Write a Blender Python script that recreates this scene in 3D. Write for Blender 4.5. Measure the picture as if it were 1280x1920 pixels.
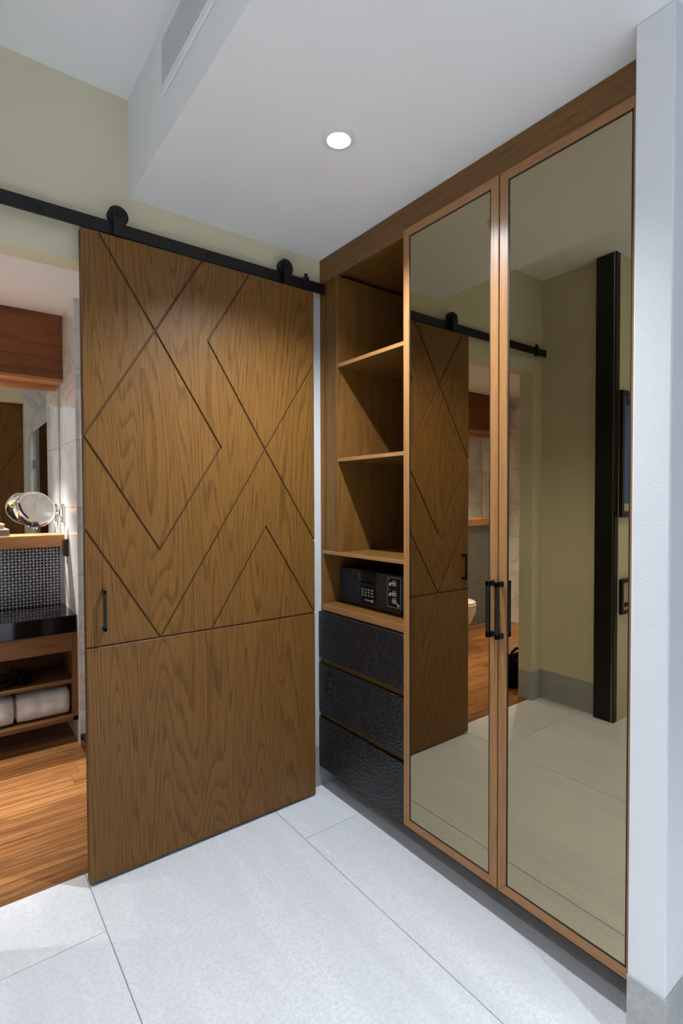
import bpy, bmesh, math, random
from mathutils import Matrix, Vector
random.seed(4)
for o in list(bpy.data.objects): bpy.data.objects.remove(o)
scene = bpy.context.scene
C = scene.collection

# ---------------------------------------------------------------- camera
CAM = (-1.4323, -2.107, 1.3998); YAW, PITCH, ROLL, FPX = 37.0732, -1.318, -0.1988, 988.49
y, p, r = (math.radians(v) for v in (YAW, PITCH, ROLL))
fw = Vector((math.sin(y)*math.cos(p), math.cos(y)*math.cos(p), math.sin(p)))
rt = Vector((math.cos(y), -math.sin(y), 0)); up = rt.cross(fw)
rt2 = rt*math.cos(r) + up*math.sin(r); up2 = -rt*math.sin(r) + up*math.cos(r)
cd = bpy.data.cameras.new('camera'); cam = bpy.data.objects.new('camera', cd); C.objects.link(cam)
M = Matrix((rt2, up2, -fw)).transposed().to_4x4(); M.translation = Vector(CAM)
cam.matrix_world = M
cd.sensor_fit = 'VERTICAL'; cd.sensor_height = 36; cd.lens = FPX/1920*36
cd.clip_start = .02
scene.camera = cam

# ---------------------------------------------------------------- world, exposure
w = bpy.data.worlds.new('world'); scene.world = w; w.use_nodes = True
w.node_tree.nodes['Background'].inputs[0].default_value = (.80, .90, 1.0, 1)
w.node_tree.nodes['Background'].inputs[1].default_value = 0.8
vs = scene.view_settings
vs.view_transform = 'Standard'; vs.look = 'None'; vs.gamma = 1; vs.use_curve_mapping = False
vs.exposure = 0.4
try:
    scene.cycles.blur_glossy = 0.6
    scene.cycles.sample_clamp_indirect = 6
except Exception: pass
COOL = (.90, .955, 1.0); WARM = (1.0, .94, .86)
# (x, y, z, watts, colour, spot degrees, label)
ROOM_LAMPS = [
 (-.406, -.741, 2.55, 98, COOL, 134, 'lit round downlight in the white soffit above the mirror doors'),
 (-.45, -3.1, 2.55, 190, COOL, 92, 'added unseen round downlight in the soffit nearer the bedroom'),  # unseen lamp added so its floor bounce lifts the soffit
 (-1.85, -1.36, 2.915, 58, COOL, 98, 'round downlight in the raised ceiling opposite the wardrobe'),
 (-1.9, -3.4, 2.915, 400, COOL, 78, 'added unseen round downlight in the raised ceiling behind the camera'),  # added out of view to brighten the ceilings by bounce
 (-3.3, -2.4, 2.915, 300, COOL, 78, 'added unseen round downlight in the raised ceiling near the added bedroom window'),  # added bedroom lamp, there only for more bounced light
]
BATH_LAMPS = [
 (-1.5, .88, 2.54, 130, WARM, 48, 'round downlight in the bathroom ceiling by the doorway'),
 (-2.85, .75, 2.54, 230, WARM, 92, 'added unseen round downlight in the bathroom ceiling above the toilet'),  # unseen lamp added to raise the bathroom light
 (-.30, .65, 2.54, 30, WARM, 120, 'added unseen round downlight in the ceiling inside the glass shower'),  # lamp added to brighten the dark shower interior
]
PUCK_LAMPS = [
 (-1.235, 1.615, 2.132, 170, WARM, 74, 'small round light under the wood box near the round shaving mirror'),
 (-1.9, 1.615, 2.132, 100, WARM, 74, 'small round light under the middle of the wood box'),
 (-2.9, 1.615, 2.132, 100, WARM, 74, 'small round light under the wood box above the toilet'),
]

# ---------------------------------------------------------------- node helpers / materials
def lin(c):
    return tuple(((v/255)/12.92 if v/255 <= .04045 else ((v/255+.055)/1.055)**2.4) for v in c) + (1,)
class NT:
    def __init__(s, name):
        s.m = bpy.data.materials.new(name); s.m.use_nodes = True
        s.t = s.m.node_tree; s.b = s.t.nodes['Principled BSDF']
    def n(s, typ, **kw):
        o = s.t.nodes.new(typ)
        for k, v in kw.items():
            if k.startswith('i_'):
                key = k[2:]; key = int(key) if key.isdigit() else key.replace('_', ' ')
                o.inputs[key].default_value = v
            else: setattr(o, k, v)
        return o
    def l(s, a, b): s.t.links.new(a, b)
    def math(s, op, a, b=None, c=None):
        o = s.n('ShaderNodeMath', operation=op)
        for i, v in enumerate((a, b, c)):
            if v is None: continue
            if isinstance(v, (int, float)): o.inputs[i].default_value = v
            else: s.l(v, o.inputs[i])
        return o.outputs[0]
    def noise(s, vec, scale, detail=2, rough=.5, dist=0):
        o = s.n('ShaderNodeTexNoise'); s.l(vec, o.inputs['Vector'])
        o.inputs['Scale'].default_value = scale; o.inputs['Detail'].default_value = detail
        o.inputs['Roughness'].default_value = rough; o.inputs['Distortion'].default_value = dist
        return o.outputs['Fac']
    def mapping(s, vec, sc=(1, 1, 1), loc=(0, 0, 0), rot=(0, 0, 0)):
        o = s.n('ShaderNodeMapping'); s.l(vec, o.inputs['Vector'])
        o.inputs['Scale'].default_value = sc; o.inputs['Location'].default_value = loc; o.inputs['Rotation'].default_value = rot
        return o.outputs[0]
    def ramp(s, fac, stops, interp='LINEAR'):
        o = s.n('ShaderNodeValToRGB'); s.l(fac, o.inputs[0]); cr = o.color_ramp; cr.interpolation = interp
        while len(cr.elements) < len(stops): cr.elements.new(.5)
        for e, (p_, c_) in zip(cr.elements, stops):
            e.position = p_; e.color = c_ if len(c_) == 4 else (*c_, 1)
        return o.outputs[0]
    def mix(s, fac, a, b, blend='MIX'):
        o = s.n('ShaderNodeMix', data_type='RGBA', blend_type=blend)
        for i, v in ((0, fac), (6, a), (7, b)):
            if isinstance(v, (int, float)): o.inputs[i].default_value = v
            elif isinstance(v, tuple): o.inputs[i].default_value = v
            else: s.l(v, o.inputs[i])
        return o.outputs[2]
    def coord(s, rnd=False):
        tc = s.n('ShaderNodeTexCoord').outputs['Object']
        if rnd:
            oi = s.n('ShaderNodeObjectInfo'); v = s.n('ShaderNodeVectorMath', operation='MULTIPLY_ADD')
            cx = s.n('ShaderNodeCombineXYZ')
            for i in range(3): s.l(oi.outputs['Random'], cx.inputs[i])
            s.l(cx.outputs[0], v.inputs[0]); v.inputs[1].default_value = (37., 53., 29.); s.l(tc, v.inputs[2])
            return v.outputs[0]
        return tc
    def bump(s, h, strength=.2, dist=.01):
        o = s.n('ShaderNodeBump'); o.inputs['Strength'].default_value = strength; o.inputs['Distance'].default_value = dist
        s.l(h, o.inputs['Height']); s.l(o.outputs[0], s.b.inputs['Normal'])
    def col(s, c):
        if isinstance(c, tuple): s.b.inputs['Base Color'].default_value = c
        else: s.l(c, s.b.inputs['Base Color'])
    def set(s, rough=.5, metal=0, spec=.5, coat=0):
        s.b.inputs['Roughness'].default_value = rough; s.b.inputs['Metallic'].default_value = metal
        s.b.inputs['Specular IOR Level'].default_value = spec; s.b.inputs['Coat Weight'].default_value = coat
        return s.m

def wood(name, light, mid, dark, axis=2, rnd=True, wide=3.2, rings=13., squash=.11, rough=.42, fig=.75, spec=.4, straight=2.0, fibre=.35, vary=0, soft=False):
    s = NT(name); c = s.coord(rnd)
    def sc(a, b): v = [a]*3; v[axis] = b; return tuple(v)
    n1 = s.noise(s.mapping(c, sc(wide, wide*squash)), 1.0, 2.2, .45, .25)
    sep = s.n('ShaderNodeSeparateXYZ'); s.l(c, sep.inputs[0])
    lat = s.math('ADD', sep.outputs[(axis+1) % 3], sep.outputs[(axis+2) % 3])
    wob = s.noise(s.mapping(c, sc(14., 9.)), 1.0, 3, .55)
    ph = s.math('ADD', s.math('MULTIPLY', n1, rings), s.math('MULTIPLY', lat, straight))
    ph = s.math('ADD', ph, s.math('MULTIPLY', wob, .55))
    fr = s.math('FRACT', ph)
    line = s.ramp(fr, [(0, (0, 0, 0, 1)), (.3, (.15, .15, .15, 1)), (.68, (1, 1, 1, 1)), (.93, (.8,)*3 + (1,)), (1, (0, 0, 0, 1))] if soft else [(0, (0, 0, 0, 1)), (.55, (.08, .08, .08, 1)), (.84, (.9, .9, .9, 1)), (.95, (.75,)*3 + (1,)), (1, (0, 0, 0, 1))])
    fib = s.noise(s.mapping(c, sc(150., 4.)), 1.0, 3, .6)
    pore = s.ramp(s.noise(s.mapping(c, sc(330., 9.)), 1.0, 2, .5), [(.52, (0, 0, 0, 1)), (.66, (1, 1, 1, 1))])
    big = s.noise(s.mapping(c, sc(2.2, .6)), 1.0, 2)
    base = s.mix(big, mid, light)
    if vary:
        oi = s.n('ShaderNodeObjectInfo'); base = s.mix(s.math('MULTIPLY', oi.outputs['Random'], vary), base, dark)
    base = s.mix(s.math('MULTIPLY', fib, fibre), base, dark)
    lf = s.math('MULTIPLY', line, s.math('MULTIPLY_ADD', pore, .5, .5))
    colr = s.mix(s.math('MULTIPLY', lf, fig), base, dark)
    colr = s.mix(s.math('MULTIPLY', pore, .36), colr, dark)
    s.col(colr); s.bump(s.math('SUBTRACT', fib, s.math('MULTIPLY', lf, .8)), .12, .002)
    return s.set(rough, 0, spec)

OAK = dict(light=lin((140, 99, 46)), mid=lin((118, 81, 35)), dark=lin((64, 37, 11)))
M_ = {}
M_['oak_door'] = wood('oak_door_veneer', rnd=False, wide=2.9, rings=74, squash=.085, fig=.8, rough=.42, straight=6, fibre=.3, spec=.28, **OAK)
M_['oak_groove_shade'] = wood('oak_groove_shade', lin((96, 62, 32)), lin((84, 53, 27)), lin((58, 35, 17)), rough=.6)  # darker oak, the shadow in the grooves put into its colour
M_['oak_v'] = wood('oak_vertical', wide=7, rings=7, squash=.05, straight=34, fig=.42, **OAK)
M_['oak_h'] = wood('oak_along_y', axis=1, wide=7, rings=7, squash=.05, straight=30, fig=.42, **OAK)
M_['oak_panel'] = wood('oak_inner_panel', wide=4, rings=10, squash=.09, straight=10, fig=.5, **OAK)
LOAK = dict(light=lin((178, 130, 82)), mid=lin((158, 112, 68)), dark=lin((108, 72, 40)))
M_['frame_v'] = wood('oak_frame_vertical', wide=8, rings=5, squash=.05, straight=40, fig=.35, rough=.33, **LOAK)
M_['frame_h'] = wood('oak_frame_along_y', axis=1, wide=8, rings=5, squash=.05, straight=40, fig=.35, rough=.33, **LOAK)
M_['plinth'] = wood('plinth_brown', lin((98, 72, 52)), lin((84, 60, 42)), lin((55, 38, 26)), axis=1, straight=25)
WAL = dict(light=lin((150, 92, 48)), mid=lin((112, 64, 32)), dark=lin((52, 26, 14)))
M_['walnut_x'] = wood('walnut_along_x', axis=0, wide=5, rings=6, squash=.12, straight=9, fig=.75, **WAL)
M_['deck'] = wood('bath_deck', axis=0, light=lin((216, 158, 98)), mid=lin((170, 108, 60)), dark=lin((62, 30, 15)), wide=13, rings=9, squash=.02, straight=6, fig=.85, rough=.3, fibre=.5, vary=.35, soft=True)
M_['vanity'] = wood('vanity_wood', axis=0, light=lin((132, 92, 52)), mid=lin((112, 74, 40)), dark=lin((66, 40, 20)), wide=6, rings=6, straight=18, fig=.4)
M_['vanity_v'] = wood('vanity_wood_upright', axis=2, light=lin((132, 92, 52)), mid=lin((112, 74, 40)), dark=lin((66, 40, 20)), wide=6, rings=6, straight=18, fig=.4)
M_['ledge'] = wood('ledge_wood', axis=0, light=lin((206, 152, 102)), mid=lin((180, 122, 76)), dark=lin((112, 66, 36)), wide=7, rings=6, straight=14, fig=.5, rough=.3)

def paint(name, c, scale=260, strength=.08):
    s = NT(name); co = s.coord()
    v = s.noise(co, 2.3, 3); s.col(s.mix(v, tuple(x*.96 for x in c[:3])+(1,), tuple(min(1, x*1.04) for x in c[:3])+(1,)))
    s.bump(s.noise(co, scale, 2), strength, .003); return s.set(.75, 0, .25)
M_['white'] = paint('white_paint', lin((226, 227, 228)))
M_['trim_white'] = paint('trim_white_paint', lin((204, 208, 211)))
M_['white_rough'] = paint('white_wall_paint', lin((228, 230, 234)), 190, .22)
M_['beige'] = paint('beige_paint', lin((220, 211, 182)), 220, .12)
M_['ceil_white'] = paint('ceiling_paint', lin((240, 241, 242)), 240, .05)

def stone(name, a, b, axis=1, rough=.4, streak=.5, spec=.4):
    s = NT(name); c = s.coord(True)
    sc = [1.6]*3; sc[axis] = .3
    v = s.noise(s.mapping(c, tuple(sc), rot=(0, 0, .16)), 2.2, 5, .6, .6)
    sc2 = [9.]*3; sc2[axis] = .8
    v2 = s.noise(s.mapping(c, tuple(sc2), rot=(0, 0, .12)), 1., 3, .5, .3)
    f = s.math('MULTIPLY_ADD', v2, streak*.5, s.math('MULTIPLY', v, 1-streak*.5))
    fl = s.noise(c, 95, 5, .8)
    base = s.ramp(f, [(.32, a), (.62, b)])
    s.col(s.mix(s.ramp(fl, [(.40, (0, 0, 0, 1)), (.68, (.75, .75, .75, 1))]), base, tuple(x*.86 for x in a[:3])+(1,))); s.bump(fl, .06, .002)
    return s.set(rough, 0, spec)
M_['tile'] = stone('floor_stone', lin((212, 215, 221)), lin((232, 235, 241)))
M_['grout'] = paint('grout', lin((150, 150, 150)))
M_['skirt'] = stone('skirting_stone', lin((164, 165, 163)), lin((186, 188, 187)), rough=.5)

def marble(name, tint=(236, 236, 237), vein=(188, 186, 184), rough=.12):
    s = NT(name); c = s.coord(True)
    d = s.noise(s.mapping(c, (1, 1, 1), rot=(.4, .6, .2)), 1.7, 5, .6, 1.2)
    a = s.math('ABSOLUTE', s.math('SUBTRACT', d, .5))
    ve = s.ramp(a, [(0, (1, 1, 1, 1)), (.022, (.3, .3, .3, 1)), (.07, (0, 0, 0, 1))])
    cl = s.noise(c, 2.5, 3)
    s.col(s.mix(s.math('MULTIPLY_ADD', ve, .6, s.math('MULTIPLY', cl, .12)), lin(tint), lin(vein)))
    return s.set(rough, 0, .5)
M_['marble'] = marble('white_marble')
M_['marble_grey'] = marble('grey_marble', (214, 217, 217), (168, 170, 172), .2)

def plain(name, c, rough=.5, metal=0, spec=.5, nscale=90, amt=.08, bump=.03):
    s = NT(name); co = s.coord(); v = s.noise(co, nscale, 2)
    s.col(s.mix(v, tuple(x*(1-amt) for x in c[:3])+(1,), tuple(min(1, x*(1+amt)) for x in c[:3])+(1,)))
    if bump: s.bump(v, bump, .002)
    return s.set(rough, metal, spec)
M_['black_metal'] = plain('black_metal', lin((22, 22, 24)), .42, .3)
M_['black_post'] = plain('black_lacquer', lin((12, 12, 12)), .5)
M_['chrome'] = plain('chrome', (.86, .87, .88, 1), .06, 1, bump=0, amt=.01)
M_['steel'] = plain('brushed_steel', (.6, .6, .58, 1), .3, 1, bump=0)
M_['silver_ground'] = plain('silver_mosaic_ground', lin((170, 170, 174)), .35, .35)
M_['leaf'] = plain('black_leaf_tile', lin((10, 10, 12)), .18)
M_['granite'] = plain('black_granite', lin((13, 13, 14)), .07, 0, .55, 300, .5, 0)
M_['safe'] = plain('safe_grey', lin((40, 41, 44)), .5, 0, .4, 400, .15, .1)
M_['safe_black'] = plain('safe_black', lin((9, 9, 11)), .25)
M_['print'] = plain('white_print', lin((200, 202, 208)), .6)
M_['key'] = plain('key_grey', lin((150, 148, 142)), .4)
M_['towel'] = plain('towel_terry', lin((214, 216, 220)), .95, 0, .1, 420, .12, .9)
M_['soap'] = plain('soap_pink', lin((214, 178, 150)), .5)
M_['tray'] = plain('stone_tray', lin((132, 122, 112)), .5)
M_['plastic_black'] = plain('black_plastic', lin((14, 14, 15)), .3)
M_['cloth_black'] = plain('black_cloth', lin((9, 9, 10)), .95, 0, .1, 60, .4, .5)
M_['ceramic'] = plain('white_ceramic', lin((236, 236, 234)), .1, bump=0)
M_['grille'] = plain('grille_grey', lin((214, 216, 217)), .45)
M_['grille_dark'] = plain('grille_dark', lin((120, 122, 124)), .7)
M_['panel_blue'] = plain('blue_panel', lin((58, 88, 150)), .35, 0, .5, 40, .2)
M_['plate_beige'] = plain('beige_plate', lin((196, 184, 150)), .4)
M_['dark_bronze'] = plain('dark_bronze', lin((46, 40, 32)), .4, .5)
M_['seal'] = plain('dark_seal', lin((28, 20, 14)), .6)

def mirror(name, c, rough=0.0):
    s = NT(name); co = s.coord(); v = s.noise(co, .6, 1)
    s.col(s.mix(v, tuple(x*.99 for x in c)+(1,), tuple(x*1.01 for x in c)+(1,)))
    return s.set(rough, 1, .5)
M_['bronze_mirror'] = mirror('bronze_mirror', (.385, .325, .215))
M_['silver_mirror'] = mirror('silver_mirror', (.80, .84, .83))
def glass():
    s = NT('shower_glass'); t = s.t
    out = t.nodes['Material Output']; tr = s.n('ShaderNodeBsdfTransparent'); tr.inputs[0].default_value = (.80, .86, .85, 1)
    gl = s.n('ShaderNodeBsdfGlossy'); gl.inputs['Roughness'].default_value = .01
    fr = s.n('ShaderNodeFresnel'); fr.inputs[0].default_value = 1.45; mx = s.n('ShaderNodeMixShader')
    s.l(fr.outputs[0], mx.inputs[0]); s.l(tr.outputs[0], mx.inputs[1]); s.l(gl.outputs[0], mx.inputs[2]); s.l(mx.outputs[0], out.inputs[0])
    return s.m
M_['glass'] = glass()
def emit(name, c, st):
    s = NT(name); s.b.inputs['Emission Color'].default_value = (*c, 1); s.b.inputs['Emission Strength'].default_value = st
    s.col((*c, 1)); return s.set(.4)
M_['lamp_cool'] = emit('lamp_lens_cool', COOL, 30); M_['lamp_warm'] = emit('lamp_lens_warm', WARM, 25)
def leather():
    s = NT('embossed_black_hide'); c = s.coord(True)
    wv = s.n('ShaderNodeTexVoronoi', feature='DISTANCE_TO_EDGE')
    nz = s.n('ShaderNodeTexNoise'); nz.inputs['Scale'].default_value = 9; nz.inputs['Detail'].default_value = 3
    s.l(c, nz.inputs['Vector'])
    va = s.n('ShaderNodeVectorMath', operation='MULTIPLY_ADD'); s.l(nz.outputs['Color'], va.inputs[0]); va.inputs[1].default_value = (.05, .05, .05)
    s.l(s.mapping(c, (1, 1.0, 1.35), rot=(.35, 0, 0)), va.inputs[2]); s.l(va.outputs[0], wv.inputs['Vector']); wv.inputs['Scale'].default_value = 62
    d = s.ramp(wv.outputs['Distance'], [(0, (0, 0, 0, 1)), (.35, (1, 1, 1, 1))], 'EASE')
    big = s.noise(s.mapping(c, (6, 3, 9)), 1, 3)
    s.col(s.mix(d, lin((10, 11, 13)), lin((26, 29, 35))))
    s.bump(s.math('ADD', d, s.math('MULTIPLY', big, .6)), .55, .004)
    return s.set(.36, 0, .5)
M_['hide'] = leather()

# ---------------------------------------------------------------- object helpers
WP = {}
def empty(name, loc, label=None, cat=None, group=None, parent=None, kind=None):
    o = bpy.data.objects.new(name, None); C.objects.link(o); o.empty_display_size = .05
    pl = WP[parent.name] if parent else Vector((0, 0, 0))
    o.location = Vector(loc) - pl; o.parent = parent; WP[o.name] = Vector(loc)
    tag(o, label, cat, group, kind); return o
def tag(o, label=None, cat=None, group=None, kind=None):
    if label: o['label'] = label
    if cat: o['category'] = cat
    if group: o['group'] = group
    if kind: o['kind'] = kind
    return o
def finish(name, bm, mat, parent=None, origin=None, smooth=False, **kw):
    bmesh.ops.recalc_face_normals(bm, faces=bm.faces)
    if origin is None:
        xs = [v.co for v in bm.verts]
        origin = Vector([(min(c[i] for c in xs)+max(c[i] for c in xs))/2 for i in range(2)] + [min(c[2] for c in xs)])
    origin = Vector(origin)
    for v in bm.verts: v.co -= origin
    me = bpy.data.meshes.new(name); bm.to_mesh(me); bm.free()
    if smooth:
        for f in me.polygons: f.use_smooth = True
        try: me.set_sharp_from_angle(angle=math.radians(40))
        except Exception: pass
    me.materials.append(M_[mat] if isinstance(mat, str) else mat)
    o = bpy.data.objects.new(name, me); C.objects.link(o)
    pl = WP[parent.name] if parent else Vector((0, 0, 0))
    o.parent = parent; o.location = origin - pl; WP[o.name] = origin
    tag(o, **kw); return o
def bbox(bm, x0, x1, y0, y1, z0, z1, bev=0, seg=1):
    x0, x1 = min(x0, x1), max(x0, x1); y0, y1 = min(y0, y1), max(y0, y1); z0, z1 = min(z0, z1), max(z0, z1)
    r_ = bmesh.ops.create_cube(bm, size=1)
    vs_ = r_['verts']
    for v in vs_: v.co = Vector(((x0+x1)/2+v.co.x*(x1-x0), (y0+y1)/2+v.co.y*(y1-y0), (z0+z1)/2+v.co.z*(z1-z0)))
    if bev:
        es = list({e for v in vs_ for e in v.link_edges})
        bmesh.ops.bevel(bm, geom=es, offset=bev, segments=seg, affect='EDGES', profile=.5)
def box(name, x0, x1, y0, y1, z0, z1, mat, parent=None, bev=.0, seg=1, origin=None, **kw):
    bm = bmesh.new(); bbox(bm, x0, x1, y0, y1, z0, z1, bev, seg)
    return finish(name, bm, mat, parent, origin, **kw)
def cyl(bm, p0, p1, r0, r1=None, n=24, caps=True):
    p0, p1 = Vector(p0), Vector(p1); r1 = r0 if r1 is None else r1
    d = (p1-p0); q = d.to_track_quat('Z', 'Y').to_matrix()
    ra, rb = [], []
    for i in range(n):
        a = 2*math.pi*i/n; u = q @ Vector((math.cos(a), math.sin(a), 0))
        ra.append(bm.verts.new(p0+u*r0)); rb.append(bm.verts.new(p1+u*r1))
    for i in range(n):
        j = (i+1) % n; bm.faces.new((ra[i], ra[j], rb[j], rb[i]))
    if caps: bm.faces.new(ra[::-1]); bm.faces.new(rb)
def lathe(bm, c, axis, prof, n=32):
    """prof: list of (along, radius)"""
    c = Vector(c); q = Vector(axis).to_track_quat('Z', 'Y').to_matrix(); rings = []
    for h, rr in prof:
        if rr < 1e-6: rings.append([bm.verts.new(c+q @ Vector((0, 0, h)))]); continue
        rings.append([bm.verts.new(c+q @ Vector((math.cos(2*math.pi*i/n)*rr, math.sin(2*math.pi*i/n)*rr, h))) for i in range(n)])
    for a, b in zip(rings, rings[1:]):
        for i in range(n):
            j = (i+1) % n
            if len(a) == 1 and len(b) == 1: continue
            if len(a) == 1: bm.faces.new((a[0], b[j], b[i]))
            elif len(b) == 1: bm.faces.new((a[i], a[j], b[0]))
            else: bm.faces.new((a[i], a[j], b[j], b[i]))
def prism(bm, poly, y0, y1):
    """polygon in x,z extruded along y"""
    a = [bm.verts.new((x, y0, z)) for x, z in poly]; b = [bm.verts.new((x, y1, z)) for x, z in poly]
    n = len(poly); bm.faces.new(a); bm.faces.new(b[::-1])
    for i in range(n):
        j = (i+1) % n; bm.faces.new((a[i], b[i], b[j], a[j]))
def tube(bm, pts, rr, n=10):
    pts = [Vector(p_) for p_ in pts]; prev = None
    for i, p_ in enumerate(pts):
        t = (pts[min(i+1, len(pts)-1)]-pts[max(i-1, 0)]).normalized(); q = t.to_track_quat('Z', 'Y').to_matrix()
        ring = [bm.verts.new(p_+q @ Vector((math.cos(2*math.pi*k/n)*rr, math.sin(2*math.pi*k/n)*rr, 0))) for k in range(n)]
        if prev:
            for k in range(n): bm.faces.new((prev[k], prev[(k+1) % n], ring[(k+1) % n], ring[k]))
        else: bm.faces.new(ring[::-1])
        prev = ring
    bm.faces.new(prev)

H, H2, SX = 2.55, 2.915, -.849
XL = -1.896
S = dict(kind='structure')
# ---------------------------------------------------------------- shell
# back wall with doorway (one mesh)
bm = bmesh.new()
bbox(bm, -2.0, -1.783, 0, .1, 0, H2); bbox(bm, -.85, .75, 0, .1, 0, H2); bbox(bm, -1.783, -.85, 0, .1, 2.266, H2)
finish('wall_back', bm, 'beige', label='beige painted wall behind the sliding door', **S)
box('wall_left', -2.0, XL, -.43, 0, 0, H2, 'beige', label='short beige wall facing the mirrors', **S)
box('wall_bedroom_side', -5.6, XL, -.53, -.43, 0, H2, 'beige', label='beige wall carrying the blue panel', **S)
box('wall_right', -.07, 2.5, -1.585, -1.497, 0, H, 'white_rough', bev=.004, seg=2, label='white wall end beside the mirror door', **S)
box('wall_wardrobe', .70, .75, -1.497, 0, 0, H, 'white', label='wall behind the wardrobe', **S)
box('wall_bedroom_far', -5.6, 2.5, -6.1, -6.0, 0, H2, 'white', label='far bedroom wall', **S)
bm = bmesh.new()
WY0, WY1, WZ0, WZ1 = -4.9, -1.3, .35, 2.5
bbox(bm, -5.7, -5.6, -6.0, WY0, 0, H2); bbox(bm, -5.7, -5.6, WY1, -.43, 0, H2); bbox(bm, -5.7, -5.6, WY0, WY1, 0, WZ0); bbox(bm, -5.7, -5.6, WY0, WY1, WZ1, H2)
finish('wall_bedroom_left', bm, 'white', label='left bedroom wall with an opening for the added window', **S)
wn = empty('added_window_1', (-5.65, (WY0+WY1)/2, WZ0), 'wide unseen bedroom window added for daylight', None, kind='structure')  # unseen window, added to bring daylight into the room
for yy in (WY0, (WY0+WY1)/2-.03, WY1-.06): box('frame_bar', -5.67, -5.62, yy, yy+.06, WZ0, WZ1, 'black_metal', wn)
for zz in (WZ0, WZ1-.06): box('frame_bar', -5.67, -5.62, WY0+.06, WY1-.06, zz, zz+.06, 'black_metal', wn)
pd = bpy.data.lights.new('added_window_portal', 'AREA'); pd.shape = 'RECTANGLE'; pd.size = WZ1-WZ0; pd.size_y = WY1-WY0  # sampling portal for the added window
pd.cycles.is_portal = True
po_ = bpy.data.objects.new('added_window_portal', pd); C.objects.link(po_); po_.location = (-5.68, (WY0+WY1)/2, (WZ0+WZ1)/2); po_.rotation_euler = (0, -math.pi/2, 0)
box('wall_bedroom_right', 2.5, 2.6, -6.0, -1.497, 0, H2, 'white', label='right bedroom wall', **S)
box('ceiling', -5.7, SX, -6.1, .1, H2, H2+.1, 'ceil_white', label='raised white ceiling', **S)
box('ceiling_soffit', SX, 2.6, -6.1, 0, H, H2+.1, 'ceil_white', label='lowered white soffit above the wardrobe', **S)

# floor: grout bed with stone tiles
floor = box('floor', -5.6, 2.5, -6.0, .03, -.06, -.004, 'grout', label='pale grey stone tile floor', **S)
XJ = [-1.03-.775*k for k in range(5, 0, -1)] + [-1.03, -.262, .513, 1.29]
g = .0013
for ci in range(len(XJ)-1):
    x0, x1 = XJ[ci], XJ[ci+1]
    off = -.3 if (ci % 2 == 0) else -.3-1.2
    ys = [off+1.55]
    while ys[-1] > -5.9: ys.append(ys[-1]-1.55)
    for a, b in zip(ys, ys[1:]):
        ya, yb = min(a, .03), max(b, -6.0)
        if ya - yb < .02: continue
        if x0 > .5 and ya > -1.5: continue
        box('floor_tile', x0+g, x1-g, yb+g, ya-g, -.03, 0, 'tile', floor, bev=.0008, origin=((x0+x1)/2, (a+b)/2, 0))

# skirtings (stone, 20 cm)
def skirt(n, x0, x1, y0, y1, label):
    box('baseboard_'+n, x0, x1, y0, y1, 0, .2, 'skirt', bev=.0015, label=label, **S)
skirt('back_right', -.85, .13, -.005, .0, 'stone skirting behind the sliding door')
skirt('back_left', XL, -1.783, -.005, .0, 'stone skirting between doorway and left wall')
skirt('jamb', -1.783, -1.778, -.005, .1, 'stone skirting in the doorway reveal')
skirt('left', XL, XL+.005, -.40, -.005, 'stone skirting on the short beige wall')
skirt('right_end', -.074, -.07, -1.589, -1.497, 'stone skirting on the white wall end')
skirt('right', -.07, 2.5, -1.589, -1.585, 'stone skirting on the white wall')

box('trim_1', -.17, .031, -.004, 0, .2, 2.371, 'trim_white', label='white painted strip of wall between sliding door and wardrobe', **S)
# ---------------------------------------------------------------- black portal post
po = empty('portal_post', (-1.87, -.46, 0), 'tall black post with a pale edge strip ending the short beige wall', 'post')
box('post_panel', XL, -1.851, -.527, -.400, 0, H2, 'black_post', po, bev=.002)
box('edge_strip', -1.8515, -1.8475, -.518, -.514, 0, H2, 'steel', po, label='thin pale metal strip')

# framed panels on the bedroom-side wall
pn = empty('wall_panel', (-2.1, -.53, 1.285), 'tall dark-framed blue panel on the beige wall beside the black post', 'panel')
def framed(par, x0, x1, z0, z1, t, mat, inner):
    y1 = -.53
    box('frame_bar', x0, x0+t, y1-.022, y1, z0, z1, 'dark_bronze', par, bev=.002)
    box('frame_bar', x1-t, x1, y1-.022, y1, z0, z1, 'dark_bronze', par, bev=.002)
    box('frame_bar', x0+t, x1-t, y1-.022, y1, z1-t, z1, 'dark_bronze', par, bev=.002)
    box('frame_bar', x0+t, x1-t, y1-.022, y1, z0, z0+t, 'dark_bronze', par, bev=.002)
    return box(inner, x0+t, x1-t, y1-.012, y1, z0+t, z1-t, mat, par)
framed(pn, -2.36, -1.893, 1.285, 2.073, .03, 'panel_blue', 'blue_field')  # plain blue inner field
box('title_plate', -2.33, -1.923, -.546, -.540, 1.325, 1.37, 'plate_beige', pn)
box('top_plate', -2.33, -1.965, -.546, -.540, 1.99, 2.03, 'seal', pn)
sp = empty('switch_panel', (-2.0, -.53, .676), 'small dark-framed beige plate on the wall below the blue panel', 'panel')
framed(sp, -2.15, -1.905, .676, .895, .022, 'plate_beige', 'plate')
box('switch', -2.10, -1.955, -.548, -.540, .72, .745, 'plastic_black', sp, bev=.002)

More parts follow.
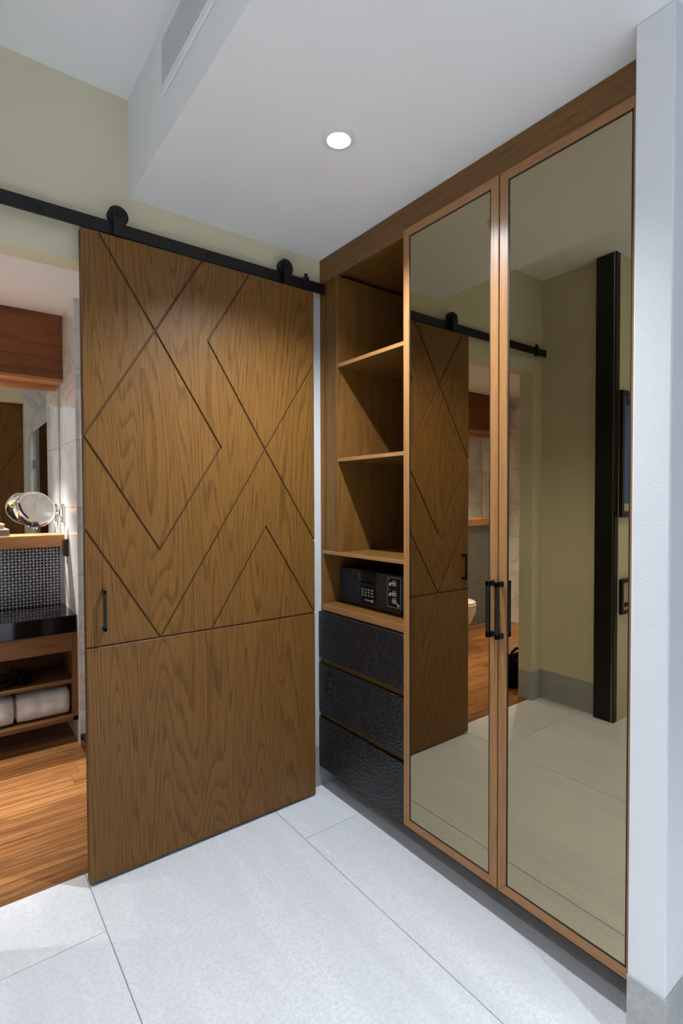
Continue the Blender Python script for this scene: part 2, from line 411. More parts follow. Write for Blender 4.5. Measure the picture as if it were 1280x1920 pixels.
# ---------------------------------------------------------------- vent grille on soffit face
vg = empty('vent_grille', (SX, -.83, 2.686), 'white linear air grille set in the soffit face below the raised ceiling', 'vent')
gy0, gy1 = -1.30, -.412
box('backing', SX-.002, SX, gy0, gy1, 2.717, 2.85, 'grille_dark', vg)
box('frame_bar', SX-.008, SX, gy0-.03, gy1+.016, 2.686, 2.716, 'ceil_white', vg, bev=.002)
box('frame_bar', SX-.008, SX, gy0-.03, gy1+.016, 2.851, 2.876, 'ceil_white', vg, bev=.002)
box('frame_bar', SX-.008, SX, gy1, gy1+.016, 2.716, 2.851, 'ceil_white', vg, bev=.001)
box('frame_bar', SX-.008, SX, gy0-.03, gy0, 2.716, 2.851, 'ceil_white', vg, bev=.002)
for k in range(15):
    z = 2.7185 + k*.0088
    bm = bmesh.new(); prof = [(0, z+.0006), (-.009, z), (-.009, z+.0062), (0, z+.0068)]
    a = [bm.verts.new((SX+dx, gy0, zz)) for dx, zz in prof]; b = [bm.verts.new((SX+dx, gy1, zz)) for dx, zz in prof]
    for i in range(4): bm.faces.new((a[i], a[(i+1) % 4], b[(i+1) % 4], b[i]))
    bm.faces.new(a[::-1]); bm.faces.new(b)
    finish('slat', bm, 'grille', vg)

# ---------------------------------------------------------------- lamps
def downlight(x, y_, z, watts, colr, deg, label, rr=.034, ring=.053, warm=False, group=None):
    d = empty('downlight', (x, y_, z), label, 'light', group)
    bm = bmesh.new(); lathe(bm, (x, y_, z), (0, 0, -1), [(0, ring), (.003, ring), (.005, ring-.004), (.005, rr+.004), (.001, rr), (0, rr)], 40)
    finish('trim_ring', bm, 'white', d, smooth=True)
    bm = bmesh.new(); lathe(bm, (x, y_, z), (0, 0, -1), [(0, rr), (.002, rr-.001), (.004, rr*.6), (.0045, 0)], 32)
    finish('lens', bm, 'lamp_warm' if warm else 'lamp_cool', d, smooth=True, label='glowing lens')
    ld = bpy.data.lights.new('lamp', 'SPOT'); ld.energy = watts; ld.color = colr; ld.spot_size = math.radians(deg); ld.spot_blend = .9
    ld.shadow_soft_size = rr*.35
    lo = bpy.data.objects.new('lamp', ld); C.objects.link(lo); lo.parent = d; lo.location = (0, 0, -.03)
for L in ROOM_LAMPS: downlight(*L)
for L in BATH_LAMPS: downlight(*L, warm=True)
for L in PUCK_LAMPS: downlight(*L, rr=.028, ring=.036, warm=True)

# ---------------------------------------------------------------- sliding barn door
DX0, DX1, DZ0, DZ1, DY = -1.032, -.047, .012, 2.362, -.065
GH = .871
P = dict(TL=(DX0, DZ1), TR=(DX1, DZ1), BL=(DX0, DZ0), BR=(DX1, DZ0), HL=(DX0, GH), HR=(DX1, GH),
  P0=(-.975, DZ1), P1=(-.777, 2.047), P2=(-.586, DZ1), P3=(DX0, 1.630), P4=(-.512, 1.619), P5=(-.768, 1.210),
  Q0=(-.375, DZ1), Q1=(-.566, 2.046), Q2=(-.306, 1.620), Q3=(DX1, 2.032), Q4=(DX1, 1.209), R0=(-.769, GH), R1=(DX0, 1.300),
  S0=(-.304, 1.283), S1=(-.559, GH))
POLYS = ['TL P0 P1 P3', 'P0 P2 P1', 'P1 P4 P5 P3', 'P2 Q0 Q1 Q2 R0 R1 P3 P5 P4 P1', 'Q0 TR Q3 Q2 Q1', 'Q3 Q4 Q2',
         'Q2 Q4 HR S0 S1 R0', 'R1 R0 HL', 'S0 HR S1', 'HL HR BR BL']
def inset(pts, wd):
    n = len(pts); area = sum(pts[i][0]*pts[(i+1) % n][1]-pts[(i+1) % n][0]*pts[i][1] for i in range(n))
    sg = 1 if area > 0 else -1; lines = []
    for i in range(n):
        (x0, z0), (x1, z1) = pts[i], pts[(i+1) % n]
        brd = any(abs(x0-b) < 1e-6 and abs(x1-b) < 1e-6 for b in (DX0, DX1)) or any(abs(z0-b) < 1e-6 and abs(z1-b) < 1e-6 for b in (DZ0, DZ1))
        dx, dz = x1-x0, z1-z0; L = math.hypot(dx, dz); nx, nz = -dz/L*sg, dx/L*sg
        o = .0008 if brd else wd
        lines.append((x0+nx*o, z0+nz*o, dx/L, dz/L))
    out = []
    for i in range(n):
        a = lines[i-1]; b = lines[i]; det = a[2]*b[3]-a[3]*b[2]
        if abs(det) < 1e-6: out.append((b[0], b[1])); continue
        t = ((b[0]-a[0])*b[3]-(b[1]-a[1])*b[2])/det
        out.append((a[0]+a[2]*t, a[1]+a[3]*t))
    return out
door = empty('barn_door', ((DX0+DX1)/2, DY+.02, DZ0), 'tall oak sliding door with carved diamond grooves hanging from a black rail', 'door')
DO = ((DX0+DX1)/2, DY+.02, DZ0)
box('core_slab', DX0+.001, DX1-.001, DY+.006, DY+.034, DZ0, DZ1, 'oak_groove_shade', door, origin=DO)
for side in (0, 1):
    for ps in POLYS:
        pts = inset([P[k] for k in ps.split()], .0032)
        bm = bmesh.new()
        prism(bm, pts, DY+.006 if side == 0 else DY+.034, DY if side == 0 else DY+.04)
        bm.normal_update()
        front = [f for f in bm.faces if len(f.verts) == len(pts) and abs(f.calc_center_median().y-(DY if side == 0 else DY+.04)) < 1e-5]
        if len(pts) == 4 and len(front) > 1: front = [f for f in front if abs(f.normal.y) > .9]
        try: bmesh.ops.bevel(bm, geom=[e for f in front for e in f.edges], offset=.0012, segments=1, affect='EDGES')
        except Exception: pass
        finish('door_panel', bm, 'oak_door', door, origin=DO)
def bar_handle(par, p_bar, axis_len, stand, sec=.011, name='handle', **kw):
    """p_bar=(x,y,z0) centre of bar; stand = vector from bar to the door face"""
    x, y_, z0 = p_bar; z1 = z0+axis_len; h_ = sec/2; bm = bmesh.new()
    bbox(bm, x-h_, x+h_, y_-h_, y_+h_, z0, z1, .0012)
    for z in (z0, z1-sec*1.35):
        sx, sy = stand
        bbox(bm, min(x-h_, x+sx), max(x+h_, x+sx), min(y_-h_, y_+sy), max(y_+h_, y_+sy), z, z+sec*1.35, .001)
    return finish(name, bm, 'black_metal', par, **kw)
bar_handle(door, (-.975, DY-.03, .930), .150, (0, .03), .010, label='slim black bar handle')
# hangers are fixed to the door
for hx in (-.902, -.188):
    hg = empty('hanger', (hx, DY, 2.372), parent=door)
    bm = bmesh.new(); yw = -.045
    lathe(bm, (hx, yw+.012, 2.4435), (0, -1, 0), [(0, 0), (0, .035), (.001, .036), (.0055, .036), (.0068, .0232), (.0172, .0232), (.0185, .036), (.023, .036), (.024, .035), (.024, 0)], 36)
    finish('wheel', bm, 'black_metal', hg, smooth=True)
    bm = bmesh.new(); pts = [(-.021, 2.363), (.021, 2.363), (.021, 2.4435)] + [(.021*math.cos(a*math.pi/10), 2.4435+.021*math.sin(a*math.pi/10)) for a in range(1, 10)] + [(-.021, 2.4435)]
    prism(bm, [(hx+a, b) for a, b in pts], -.074, -.069); finish('strap', bm, 'black_metal', hg)
    bm = bmesh.new(); cyl(bm, (hx, -.082, 2.4435), (hx, -.069, 2.4435), .010, .010, 6); cyl(bm, (hx, -.077, 2.4435), (hx, -.0735, 2.4435), .014, .014, 20)
    finish('axle_bolt', bm, 'black_metal', hg)
    box('foot_plate', hx-.021, hx+.021, -.069, -.040, 2.362, 2.367, 'black_metal', hg)

# rail
rl = empty('sliding_rail', (-.92, -.045, 2.372), 'long flat black steel rail fixed along the beige wall above the doorway', 'rail')
box('bar', -1.868, .028, -.049, -.041, 2.372, 2.420, 'black_metal', rl, bev=.001)
for sx in (-1.72, -1.15, -.55, -.02):
    bm = bmesh.new(); cyl(bm, (sx, 0, 2.404), (sx, -.041, 2.404), .009); cyl(bm, (sx, -.049, 2.400), (sx, -.054, 2.400), .009, .009, 6)
    finish('standoff', bm, 'black_metal', rl)
for sx in (-.078, -1.755):
    s_ = empty('end_stop', (sx, -.045, 2.40), parent=rl)
    box('clamp', sx-.012, sx+.012, -.060, -.032, 2.366, 2.428, 'black_metal', s_, bev=.002)
    bm = bmesh.new(); cyl(bm, (sx+.002, -.046, 2.424), (sx+.002, -.046, 2.4435), .009, .008, 12); cyl(bm, (sx-.024, -.046, 2.41), (sx-.012, -.046, 2.41), .010, .010, 12)
    finish('bumper', bm, 'black_metal', s_)

# ---------------------------------------------------------------- wardrobe
wr = empty('wardrobe', (.33, -.75, 0), 'built-in oak wardrobe with open shelves, dark drawers and two bronze mirror doors', 'wardrobe')
F, B = .032, .655
YE = -1.494
def wp(n, *a, mat='oak_v', **k): return box(n, *a, mat, wr, bev=k.pop('bev', .001), **k)
wp('header', F, F+.022, YE, -.001, 2.433, H-.001, mat='oak_h')
wp('end_panel', F, B, -.018, -.001, .10, 2.433)
wp('filler_strip', F+.014, F+.032, -.1215, -.018, 1.157, 2.433)
wp('inner_panel', F, B, -.138, -.122, 1.157, 2.433, mat='oak_panel')
wp('divider_panel', F, B, -.634, -.614, .10, 2.433, mat='oak_panel')
wp('end_panel', F, B, YE, YE+.018, .10, 2.433)
wp('back_panel', B, B+.012, YE, -.001, .02, 2.5, mat='oak_panel')
wp('top_panel', F+.022, B, YE, -.018, 2.455, 2.473, mat='oak_h')
for z0, z1, y0, x0 in ((2.012, 2.029, -.138, F+.002), (1.577, 1.593, -.138, F+.002), (1.141, 1.157, -.018, F), (.866, .897, -.018, F)):
    sh_ = wp('shelf', x0+.003, B, -.614, y0, z0, z1, mat='oak_h')
    box('lit_edge', x0, x0+.003, -.614, y0, z0, z1, 'frame_h', sh_, bev=.0006)  # paler strip puts the lit front edge into colour, body kept darker
wp('base_panel', F, B, YE, -.001, .10, .116, mat='plinth')
wp('plinth', .126, .146, YE, -.001, 0, .10, mat='plinth')
wp('drawer_rail', F, F+.018, -.614, -.018, .605, .650, mat='oak_h')
wp('drawer_rail', F, F+.018, -.614, -.018, .335, .385, mat='oak_h')
for z0, z1 in ((.640, .862), (.374, .612), (.106, .348)):
    dr = wp('drawer', .010, F, -.606, -.012, z0, z1, mat='hide', bev=.0015, label='embossed black drawer front')
# mirror doors
for i, (ya, yb, hy) in enumerate(((-.6026, -1.0438, -1.027), (-1.0479, -1.4895, -1.062))):
    dz0, dz1, t = .108, 2.4425, .031
    dd = empty('door', (.015, (ya+yb)/2, dz0), parent=wr, label=('bronze mirror door beside the open shelves', 'bronze mirror door beside the white wall')[i])
    def stile(y0, y1):   # mitred upright
        bm = bmesh.new()
        oy, iy = y0, y1
        pr = [(oy, dz0), (oy, dz1), (iy, dz1-t), (iy, dz0+t)]
        a = [bm.verts.new((.009, yy, zz)) for yy, zz in pr]; b = [bm.verts.new((.0315, yy, zz)) for yy, zz in pr]
        for k in range(4): bm.faces.new((a[k], a[(k+1) % 4], b[(k+1) % 4], b[k]))
        bm.faces.new(a[::-1]); bm.faces.new(b)
        bmesh.ops.bevel(bm, geom=list(bm.edges), offset=.0009, segments=1, affect='EDGES')
        finish('stile', bm, 'frame_v', dd)
    def rail_(z0, z1):
        bm = bmesh.new(); pr = [(ya, z0), (yb, z0), (yb+t, z1), (ya-t, z1)]
        a = [bm.verts.new((.009, yy, zz)) for yy, zz in pr]; b = [bm.verts.new((.0315, yy, zz)) for yy, zz in pr]
        for k in range(4): bm.faces.new((a[k], a[(k+1) % 4], b[(k+1) % 4], b[k]))
        bm.faces.new(a[::-1]); bm.faces.new(b)
        bmesh.ops.bevel(bm, geom=list(bm.edges), offset=.0009, segments=1, affect='EDGES')
        finish('rail', bm, 'frame_h', dd)
    stile(ya, ya-t); stile(yb, yb+t); rail_(dz0, dz0+t); rail_(dz1, dz1-t)
    box('mirror_pane', .012, .017, yb+t-.002, ya-t+.002, dz0+t-.002, dz1-t+.002, 'bronze_mirror', dd, label='bronze tinted mirror glass')
    # dark rebate line
    bm = bmesh.new(); e = .0045
    bbox(bm, .0108, .0119, ya-t-e, ya-t, dz0+t, dz1-t); bbox(bm, .0108, .0119, yb+t, yb+t+e, dz0+t, dz1-t)
    bbox(bm, .0108, .0119, yb+t, ya-t, dz1-t-e, dz1-t); bbox(bm, .0108, .0119, yb+t, ya-t, dz0+t, dz0+t+e)
    finish('rebate_seal', bm, 'seal', dd)
    bar_handle(dd, (-.0185, hy, .949), .185, (.0285, 0), .0125, label='black square bar handle')

# ---------------------------------------------------------------- safe
SFX, SY0, SY1, SZ0, SZ1 = .127, -.030, -.470, .899, 1.074
sf = empty('safe', (.30, -.25, .897), 'small dark grey electronic safe with keypad on the shelf above the black drawers', 'safe')
box('body', SFX+.006, .52, SY1, SY0, SZ0, SZ1, 'safe_black', sf, bev=.003)
fd = box('front_door', SFX, SFX+.006, SY1+.004, SY0-.004, SZ0+.006, SZ1-.004, 'safe', sf, bev=.001)
box('display_window', SFX-.002, SFX, -.302, -.186, 1.012, 1.066, 'safe_black', sf, bev=.006, label='dark display window')
box('keypad_plate', SFX-.0015, SFX, -.300, -.188, .914, 1.004, 'safe_black', sf)
for rr in range(3):
    for cc in range(4):
        yk = -.208-.0225*cc; zk = .984-.0135*rr
        box('key', SFX-.0035, SFX-.0012, yk-.0065, yk+.0065, zk-.0038, zk+.0038, 'key', sf, bev=.0008)
bm = bmesh.new(); bbox(bm, SFX-.0025, SFX-.0012, -.274, -.224, .9335, .9375); lathe(bm, (SFX-.0012, -.276, .935), (-1, 0, 0), [(0, .007), (.0013, .007), (.0013, 0)], 16)
finish('key_symbol', bm, 'print', sf)
box('keyhole', SFX-.001, SFX+.0005, -.150, -.146, .940, .956, 'safe_black', sf)
lb = box('instruction_label', SFX-.0012, SFX, -.466, -.378, .928, 1.062, 'safe_black', sf)
bm = bmesh.new(); x0, x1 = SFX-.0020, SFX-.0011
for a in ((-.4645, -.3795, 1.0590, 1.0602), (-.4645, -.3795, .9298, .9310)): bbox(bm, x0, x1, *a)
for a in ((-.4645, -.4633, .9298, 1.0602), (-.3807, -.3795, .9298, 1.0602)): bbox(bm, x0, x1, *a)
for zc, hand in ((1.033, 1), (.988, 1), (.957, 2)):
    for rr in range(3):
        for cc in range(4):
            yk = -.412-.007*cc; zk = zc+.006-.0062*rr; bbox(bm, x0, x1, yk-.0026, yk+.0026, zk-.0021, zk+.0021)
    if hand == 1:
        lathe(bm, (x1, -.396, zc-.004), (-1, 0, 0), [(0, .007), (.0009, .007), (.0009, 0)], 14); bbox(bm, x0, x1, -.418, -.396, zc+.001, zc+.0045)
        bbox(bm, x0, x1, -.393, -.388, zc+.016, zc+.020)
    else:
        lathe(bm, (x1, -.449, zc-.016), (-1, 0, 0), [(0, .007), (.0009, .007), (.0009, 0)], 14)
        vv = [bm.verts.new((x0, a, b)) for a, b in ((-.432, zc-.004), (-.436, zc-.001), (-.450, zc-.014), (-.446, zc-.017))]; bm.faces.new(vv)
    bbox(bm, x0, x1, -.434, -.412, zc+.0125, zc+.0145)
finish('label_print', bm, 'print', lb, label='white printed pictograms and border')

# ================================================================ bathroom
XW, YB, YM, ZC = -.827, 1.63, 1.70, 2.54
box('ceiling_bath', -3.9, .4, .1, 1.9, ZC, ZC+.1, 'ceil_white', label='white bathroom ceiling', **S)
box('wall_bath_back', -3.9, .4, YM+.001, YM+.1, 0, ZC, 'marble', label='bathroom wall behind the vanity mirror', **S)
box('wall_bath_right', .3, .4, .1, 1.7, 0, ZC, 'marble', label='far shower wall', **S)
wl = box('wall_bath_left', -3.82, -3.712, .1, 1.70, 0, ZC, 'grout', label='marble tiled wall at the far end of the bathroom', **S)
ws = box('wall_bath_side', XW+.012, .3, 1.192, 1.70, 0, ZC, 'grout', label='marble tiled pier beside the vanity', **S)
wf = box('wall_bath_front', -.85, .3, .1, .104, 0, ZC, 'marble_grey', label='marble clad inner side of the doorway wall', **S)
box('wall_bath_front_left', -3.82, -1.783, .1, .104, 0, ZC, 'marble', label='marble clad inner wall left of the doorway', **S)
zs = [0, .2, .588, .978, 1.362, 1.747, 2.143, ZC]
for a, b in zip(zs, zs[1:]):
    box('marble_tile', XW, XW+.012, 1.1805, YM-.001, a+.001, b-.001, 'marble', ws, bev=.0006)
    box('marble_tile', XW+.0005, -.25, 1.18, 1.192, a+.001, b-.001, 'marble_grey', ws, bev=.0006)
    box('marble_tile', -.249, .3, 1.18, 1.192, a+.001, b-.001, 'marble_grey', ws, bev=.0006)
    for y0, y1 in ((.105, .9), (.9, YM)):
        box('marble_tile', -3.712, -3.70, y0+.001, y1-.001, a+.001, b-.001, 'marble', wl, bev=.0006)
# wood deck
bfl = box('floor_bath', -3.82, .3, .03, YM, -.06, -.012, 'seal', label='dark striped wooden bathroom floor', **S)
pw = .1185; k = 0; yy = .031
while yy < YM-.01:
    x = -3.70 - random.uniform(0, 1.3)
    while x < .3:
        x1 = x+random.uniform(1.6, 2.3); a, b = max(x, -3.70), min(x1, XW+.03 if yy > 1.15 else .3)
        if b-a > .05: box('floor_plank', a+.0006, b-.0006, yy+.0005, min(yy+pw, YM)-.0005, -.03, 0, 'deck', bfl, bev=.0006)
        x = x1
    yy += pw; k += 1
kb = box('shower_kerb', XW, -.70, .105, 1.179, 0, .065, 'granite', bev=.003); tag(kb, 'low black stone kerb under the glass shower door', 'kerb')
gd = empty('shower_door', (-.79, .12, .065), 'clear glass shower door with chrome hinges seen in the bathroom mirror', 'shower door')
box('glass_pane', -.794, -.786, .125, 1.16, .066, 2.0, 'glass', gd)
for z in (.32, 1.69):
    hg = empty('hinge', (-.79, .12, z), parent=gd)
    box('wall_plate', -.815, -.765, .104, .112, z, z+.07, 'chrome', hg, bev=.001)
    box('clamp_plate', -.802, -.778, .112, .165, z, z+.07, 'chrome', hg, bev=.002)

# backsplash with leaf mosaic, ledge, mirror, upper box
bs = empty('backsplash', (-2.26, YB+.03, 0), 'silver panel with rows of black leaf shapes above the black counter', 'backsplash')
box('ground_panel', -3.70, XW-.0005, YB, YM-.001, 0, 1.113, 'silver_ground', bs)
bm = bmesh.new(); pit = .01862
nx = int((3.70-.845)/pit); nz = int(1.10/pit)
for i in range(nx):
    for j in range(nz):
        cx = -.8525-i*pit; cz = 1.1035-j*pit
        if cz < .745 and cx > -2.1: continue
        s_ = 1 if (i+j) % 2 else -1; hh = pit*.355
        pts = []
        # leaf: two opposite sharp corners, two round corners
        for (ux, uz, rnd) in ((1, 1, 0), (-1, 1, 1), (-1, -1, 0), (1, -1, 1)):
            X_, Z_ = ux*s_*hh, uz*hh
            if not rnd: pts.append((X_, Z_))
            else:
                ro = hh*1.15
                ccx, ccz = X_-math.copysign(ro, X_), Z_-math.copysign(ro, Z_)
                a0 = math.atan2(Z_-ccz, X_-ccx)
                order = (-.7, -.2, .2, .7)
                seq = [(ccx+ro*math.cos(a0+t_), ccz+ro*math.sin(a0+t_)) for t_ in order]
                if s_ < 0: seq = seq[::-1]
                pts += seq
        fr_ = [bm.verts.new((cx+a, YB-.0012, cz+b)) for a, b in pts]
        bm.faces.new(fr_)
        if cx > -1.3:
            bk = [bm.verts.new((cx+a, YB-.0001, cz+b)) for a, b in pts]
            for q_ in range(len(pts)): bm.faces.new((fr_[q_], fr_[(q_+1) % len(pts)], bk[(q_+1) % len(pts)], bk[q_]))
leafs = finish('leaf_tiles', bm, 'leaf', bs, kind='stuff', label='rows of small black leaf tiles')
ld_ = box('ledge', -3.70, XW-.001, 1.574, YM-.006, 1.113, 1.190, 'ledge', bev=.004, seg=2); tag(ld_, 'warm wooden ledge running above the leaf patterned backsplash', 'ledge')
vm = empty('vanity_mirror', (-2.1, YM-.003, 1.19), 'wide wall mirror between wooden ledge and wooden box', 'mirror')
box('mirror_pane', -3.40, -.834, YM-.006, YM, 1.19, 2.13, 'silver_mirror', vm)
box('edge_strip', -.834, -.828, YM-.010, YM, 1.19, 2.13, 'steel', vm)
box('edge_strip', -3.406, -3.40, YM-.010, YM, 1.19, 2.13, 'steel', vm)
ub = empty('wall_box', (-2.26, 1.62, 2.132), 'dark walnut box running along the bathroom ceiling above the mirror', 'cabinet')
box('front_panel', -3.70, XW-.001, 1.545, 1.565, 2.150, ZC-.001, 'walnut_x', ub, bev=.001)
box('bottom_panel', -3.70, XW-.001, 1.545, YM-.001, 2.132, 2.150, 'ledge', ub, bev=.001)
box('mirror_trim', -3.70, -.845, 1.672, YM-.007, 2.098, 2.132, 'ledge', ub, bev=.001)

# vanity
va = empty('vanity_cabinet', (-1.45, 1.42, .13), 'open wooden vanity with a drawer and two shelves under the black counter', 'vanity')
VX0 = -2.1
ct = box('counter_top', VX0, XW-.0005, 1.217, YB-.003, .648, .745, 'granite', bev=.002); tag(ct, 'thick polished black stone counter top', 'counter')
box('side_panel', XW-.027, XW-.001, 1.222, YB-.003, .137, .648, 'vanity_v', va, bev=.001)
box('side_panel', VX0, VX0+.026, 1.222, YB-.003, .137, .648, 'vanity_v', va, bev=.001)
box('drawer', VX0+.027, XW-.028, 1.220, 1.242, .541, .647, 'vanity', va, bev=.001)
box('shelf', VX0+.026, XW-.027, 1.235, YB-.02, .352, .370, 'vanity', va, bev=.001)
box('bottom_board', VX0, XW-.001, 1.222, YB-.003, .137, .162, 'vanity', va, bev=.001)
box('back_board', VX0+.026, XW-.027, YB-.02, YB-.003, .162, .648, 'vanity', va)

# towels
def towel(x0, x1, y0, y1, z0, h_, label, seed):
    rnd = random.Random(seed); bm = bmesh.new(); nseg, nl = 26, 22; yc, zc = (y0+y1)/2, z0+h_/2; rings = []
    for i in range(nl+1):
        u = i/nl; x = x0+(x1-x0)*u; sh = 1-.10*abs(2*u-1)**6-.04*math.sin(u*9+seed)**2
        ring = []
        for k_ in range(nseg):
            a = 2*math.pi*k_/nseg; cx, sx = math.cos(a), math.sin(a)
            e = .62
            py = math.copysign(abs(cx)**e, cx)*(y1-y0)/2; pz = math.copysign(abs(sx)**e, sx)*h_/2
            # fold lip along the upper front
            lip = .006*math.exp(-((a-2.55)/.16)**2)
            ring.append(bm.verts.new((x+rnd.uniform(-.0015, .0015), yc+py*sh-lip+rnd.uniform(-.0012, .0012), max(z0, zc+pz*(sh if pz > 0 else 1)+lip))))
        rings.append(ring)
    for a, b in zip(rings, rings[1:]):
        for k_ in range(nseg): bm.faces.new((a[k_], a[(k_+1) % nseg], b[(k_+1) % nseg], b[k_]))
    for rg, s_ in ((rings[0], -1), (rings[-1], 1)):
        cen = Vector((sum(v.co.x for v in rg)/nseg+s_*.008, yc, zc)); cv = bm.verts.new(cen)
        mid = [bm.verts.new(v.co.lerp(cen, .35)+Vector((s_*.009, 0, 0))) for v in rg]
        for k_ in range(nseg):
            bm.faces.new((rg[k_], rg[(k_+1) % nseg], mid[(k_+1) % nseg], mid[k_])); bm.faces.new((mid[k_], mid[(k_+1) % nseg], cv))
    o = finish('towel', bm, 'towel', smooth=True); tag(o, label, 'towel', 'rolled towels in the vanity')
towel(-1.122, -.868, 1.250, 1.45, .162, .160, 'rolled white towel on the bottom shelf next to the side panel', 1)
towel(-1.39, -1.145, 1.250, 1.45, .162, .164, 'rolled white towel cut by the left photo edge', 2)

# hair dryer on shelf
hd = empty('hair_dryer', (-1.09, 1.36, .37), 'black hair dryer lying on the dark middle shelf', 'hair dryer')
bm = bmesh.new(); lathe(bm, (-1.075, 1.285, .412), (-.25, 1, 0), [(0, .030), (0, .036), (.02, .040), (.09, .041), (.13, .030), (.19, .024), (.19, .018), (.12, .018)], 24)
finish('barrel', bm, 'plastic_black', hd, smooth=True)
bm = bmesh.new(); lathe(bm, (-1.075, 1.286, .412), (-.25, 1, 0), [(-.004, .012), (-.004, .016), (.001, .016)], 20); lathe(bm, (-1.075, 1.286, .412), (-.25, 1, 0), [(-.004, .028), (-.004, .031), (.001, .031)], 20)
finish('intake_grille', bm, 'black_metal', hd)
bm = bmesh.new(); tube(bm, [(-1.10, 1.34, .405), (-1.14, 1.31, .396), (-1.19, 1.295, .392), (-1.225, 1.29, .390)], .018, 14); finish('grip', bm, 'plastic_black', hd, smooth=True)
bm = bmesh.new(); tube(bm, [(-1.225, 1.29, .389), (-1.28, 1.30, .382), (-1.30, 1.36, .375), (-1.22, 1.42, .374)], .004, 8); finish('cord', bm, 'plastic_black', hd, smooth=True)

# shaving mirror
mc = Vector((-1.0, 1.46, 1.352)); nrm = Vector((.28, -.78, .42)).normalized()
mm = empty('shaving_mirror', (-.90, 1.55, 1.30), 'round chrome shaving mirror on a wall arm above the wooden ledge', 'mirror')
R_ = .108
bm = bmesh.new(); lathe(bm, mc-nrm*.03, nrm, [(0, 0), (-.004, R_*.7), (.0, R_*.93), (.006, R_), (.03, R_*1.02), (.054, R_), (.060, R_*.95), (.061, R_*.84), (.056, R_*.82)], 48)
finish('housing', bm, 'chrome', mm, smooth=True)
bm = bmesh.new(); lathe(bm, mc-nrm*.03, nrm, [(.057, R_*.83), (.0545, R_*.55), (.0535, R_*.28), (.0532, 0)], 48)
finish('mirror_glass', bm, 'silver_mirror', mm, smooth=True)
bk = mc-nrm*.03
fl = Vector((XW, 1.575, 1.322))
bm = bmesh.new(); tube(bm, [fl+Vector((-.03, 0, 0)), fl+Vector((-.06, .02, 0)), (-.95, 1.60, 1.322), (bk.x+.0, bk.y+.03, 1.335), bk], .0055, 12); finish('arm', bm, 'chrome', mm, smooth=True)
bm = bmesh.new(); bbox(bm, XW-.012, XW-.0005, 1.545, 1.605, 1.262, 1.382, .0058, 3); finish('wall_plate', bm, 'chrome', mm, smooth=True)
bm = bmesh.new(); bbox(bm, XW-.036, XW-.012, 1.560, 1.590, 1.300, 1.350, .003, 2); cyl(bm, (XW-.012, 1.575, 1.285), (XW-.026, 1.575, 1.285), .007); finish('arm_pivot', bm, 'chrome', mm, smooth=True)
bm = bmesh.new(); lathe(bm, (-.995, 1.50, 1.2315), (0, 0, 1), [(0, 0), (0, .012), (.016, .009), (.05, .006)], 20); finish('lower_knob', bm, 'chrome', mm, smooth=True)
# socket
so = empty('wall_socket', (XW, 1.487, 1.06), 'black socket box on the marble wall under the shaving mirror plate', 'socket')
box('socket_body', XW-.020, XW-.0003, 1.447, 1.527, 1.062, 1.166, 'plastic_black', so, bev=.002)
box('cover_frame', XW-.023, XW-.020, 1.455, 1.519, 1.07, 1.158, 'plastic_black', so, bev=.001)
# soap on tray
tr_ = box('soap_tray', -1.245, -1.119, 1.582, 1.665, 1.190, 1.232, 'tray', bev=.004, seg=2); tag(tr_, 'grey stone tray on the wooden ledge at the photo edge', 'tray')
sb = box('soap_bar', -1.22, -1.142, 1.592, 1.65, 1.232, 1.266, 'soap', bev=.007, seg=3); tag(sb, 'pinkish soap bar on the grey stone tray', 'soap')

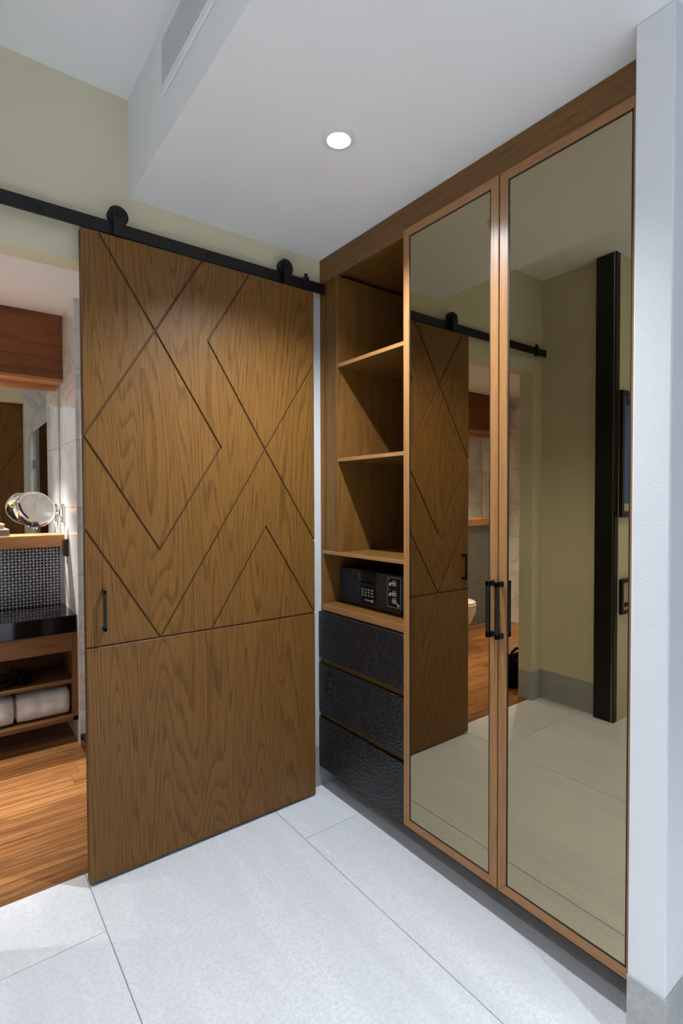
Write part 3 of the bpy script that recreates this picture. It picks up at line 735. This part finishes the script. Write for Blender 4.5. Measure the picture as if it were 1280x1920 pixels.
# toilet (seen in the wardrobe mirror)
tl = empty('toilet', (-2.49, 1.4, .05), 'white wall-hung toilet seen in the left mirror door', 'toilet')
def loft(bm, secs, n=28):
    rings = []
    for cy, cz, wx, ly in secs:
        rings.append([bm.verts.new((-2.49+math.cos(2*math.pi*i/n)*wx, cy+math.sin(2*math.pi*i/n)*ly, cz)) for i in range(n)])
    for a, b in zip(rings, rings[1:]):
        for i in range(n): bm.faces.new((a[i], a[(i+1) % n], b[(i+1) % n], b[i]))
    bm.faces.new(rings[0][::-1]); bm.faces.new(rings[-1])
bm = bmesh.new(); loft(bm, [(1.45, .09, .10, .15), (1.41, .14, .14, .19), (1.37, .22, .168, .24), (1.345, .33, .182, .265), (1.345, .385, .184, .267)]); finish('bowl', bm, 'ceramic', tl, smooth=True)
bm = bmesh.new(); loft(bm, [(1.345, .388, .186, .268), (1.345, .400, .188, .270), (1.345, .405, .184, .266)]); finish('seat', bm, 'ceramic', tl, smooth=True)
bm = bmesh.new(); loft(bm, [(1.347, .409, .183, .264), (1.347, .424, .183, .264), (1.347, .432, .160, .24), (1.347, .435, .08, .16)]); finish('lid', bm, 'ceramic', tl, smooth=True)
bm = bmesh.new(); lathe(bm, (-2.70, YB-.0015, .66), (0, -1, 0), [(0, 0), (0, .045), (.02, .05), (.08, .05), (.085, .046), (.085, .02), (.02, .02)], 28)
pr_ = finish('paper_roll', bm, 'ceramic', smooth=True); tag(pr_, 'round white roll on the leaf patterned wall above the toilet', 'roll')
# black bag on bathroom floor
bm = bmesh.new(); bmesh.ops.create_icosphere(bm, subdivisions=4, radius=1)
from mathutils import noise as mn
for v in bm.verts:
    d = 1+.22*mn.noise(v.co*2.1)+.08*mn.noise(v.co*6); c0 = v.co.normalized()
    v.co = Vector((-1.95+c0.x*.13*d, .25+c0.y*.12*d, max(.0, .115+c0.z*.125*d)))
bg = empty('bag', (-1.95, .25, 0), 'black soft bag on the wooden bathroom floor by the doorway', 'bag')
finish('bag_body', bm, 'cloth_black', bg, smooth=True)
bm = bmesh.new(); tube(bm, [(-2.02, .25, .21), (-2.0, .24, .27), (-1.95, .235, .285), (-1.90, .24, .26), (-1.89, .25, .20)], .010, 8); finish('strap', bm, 'cloth_black', bg, smooth=True)
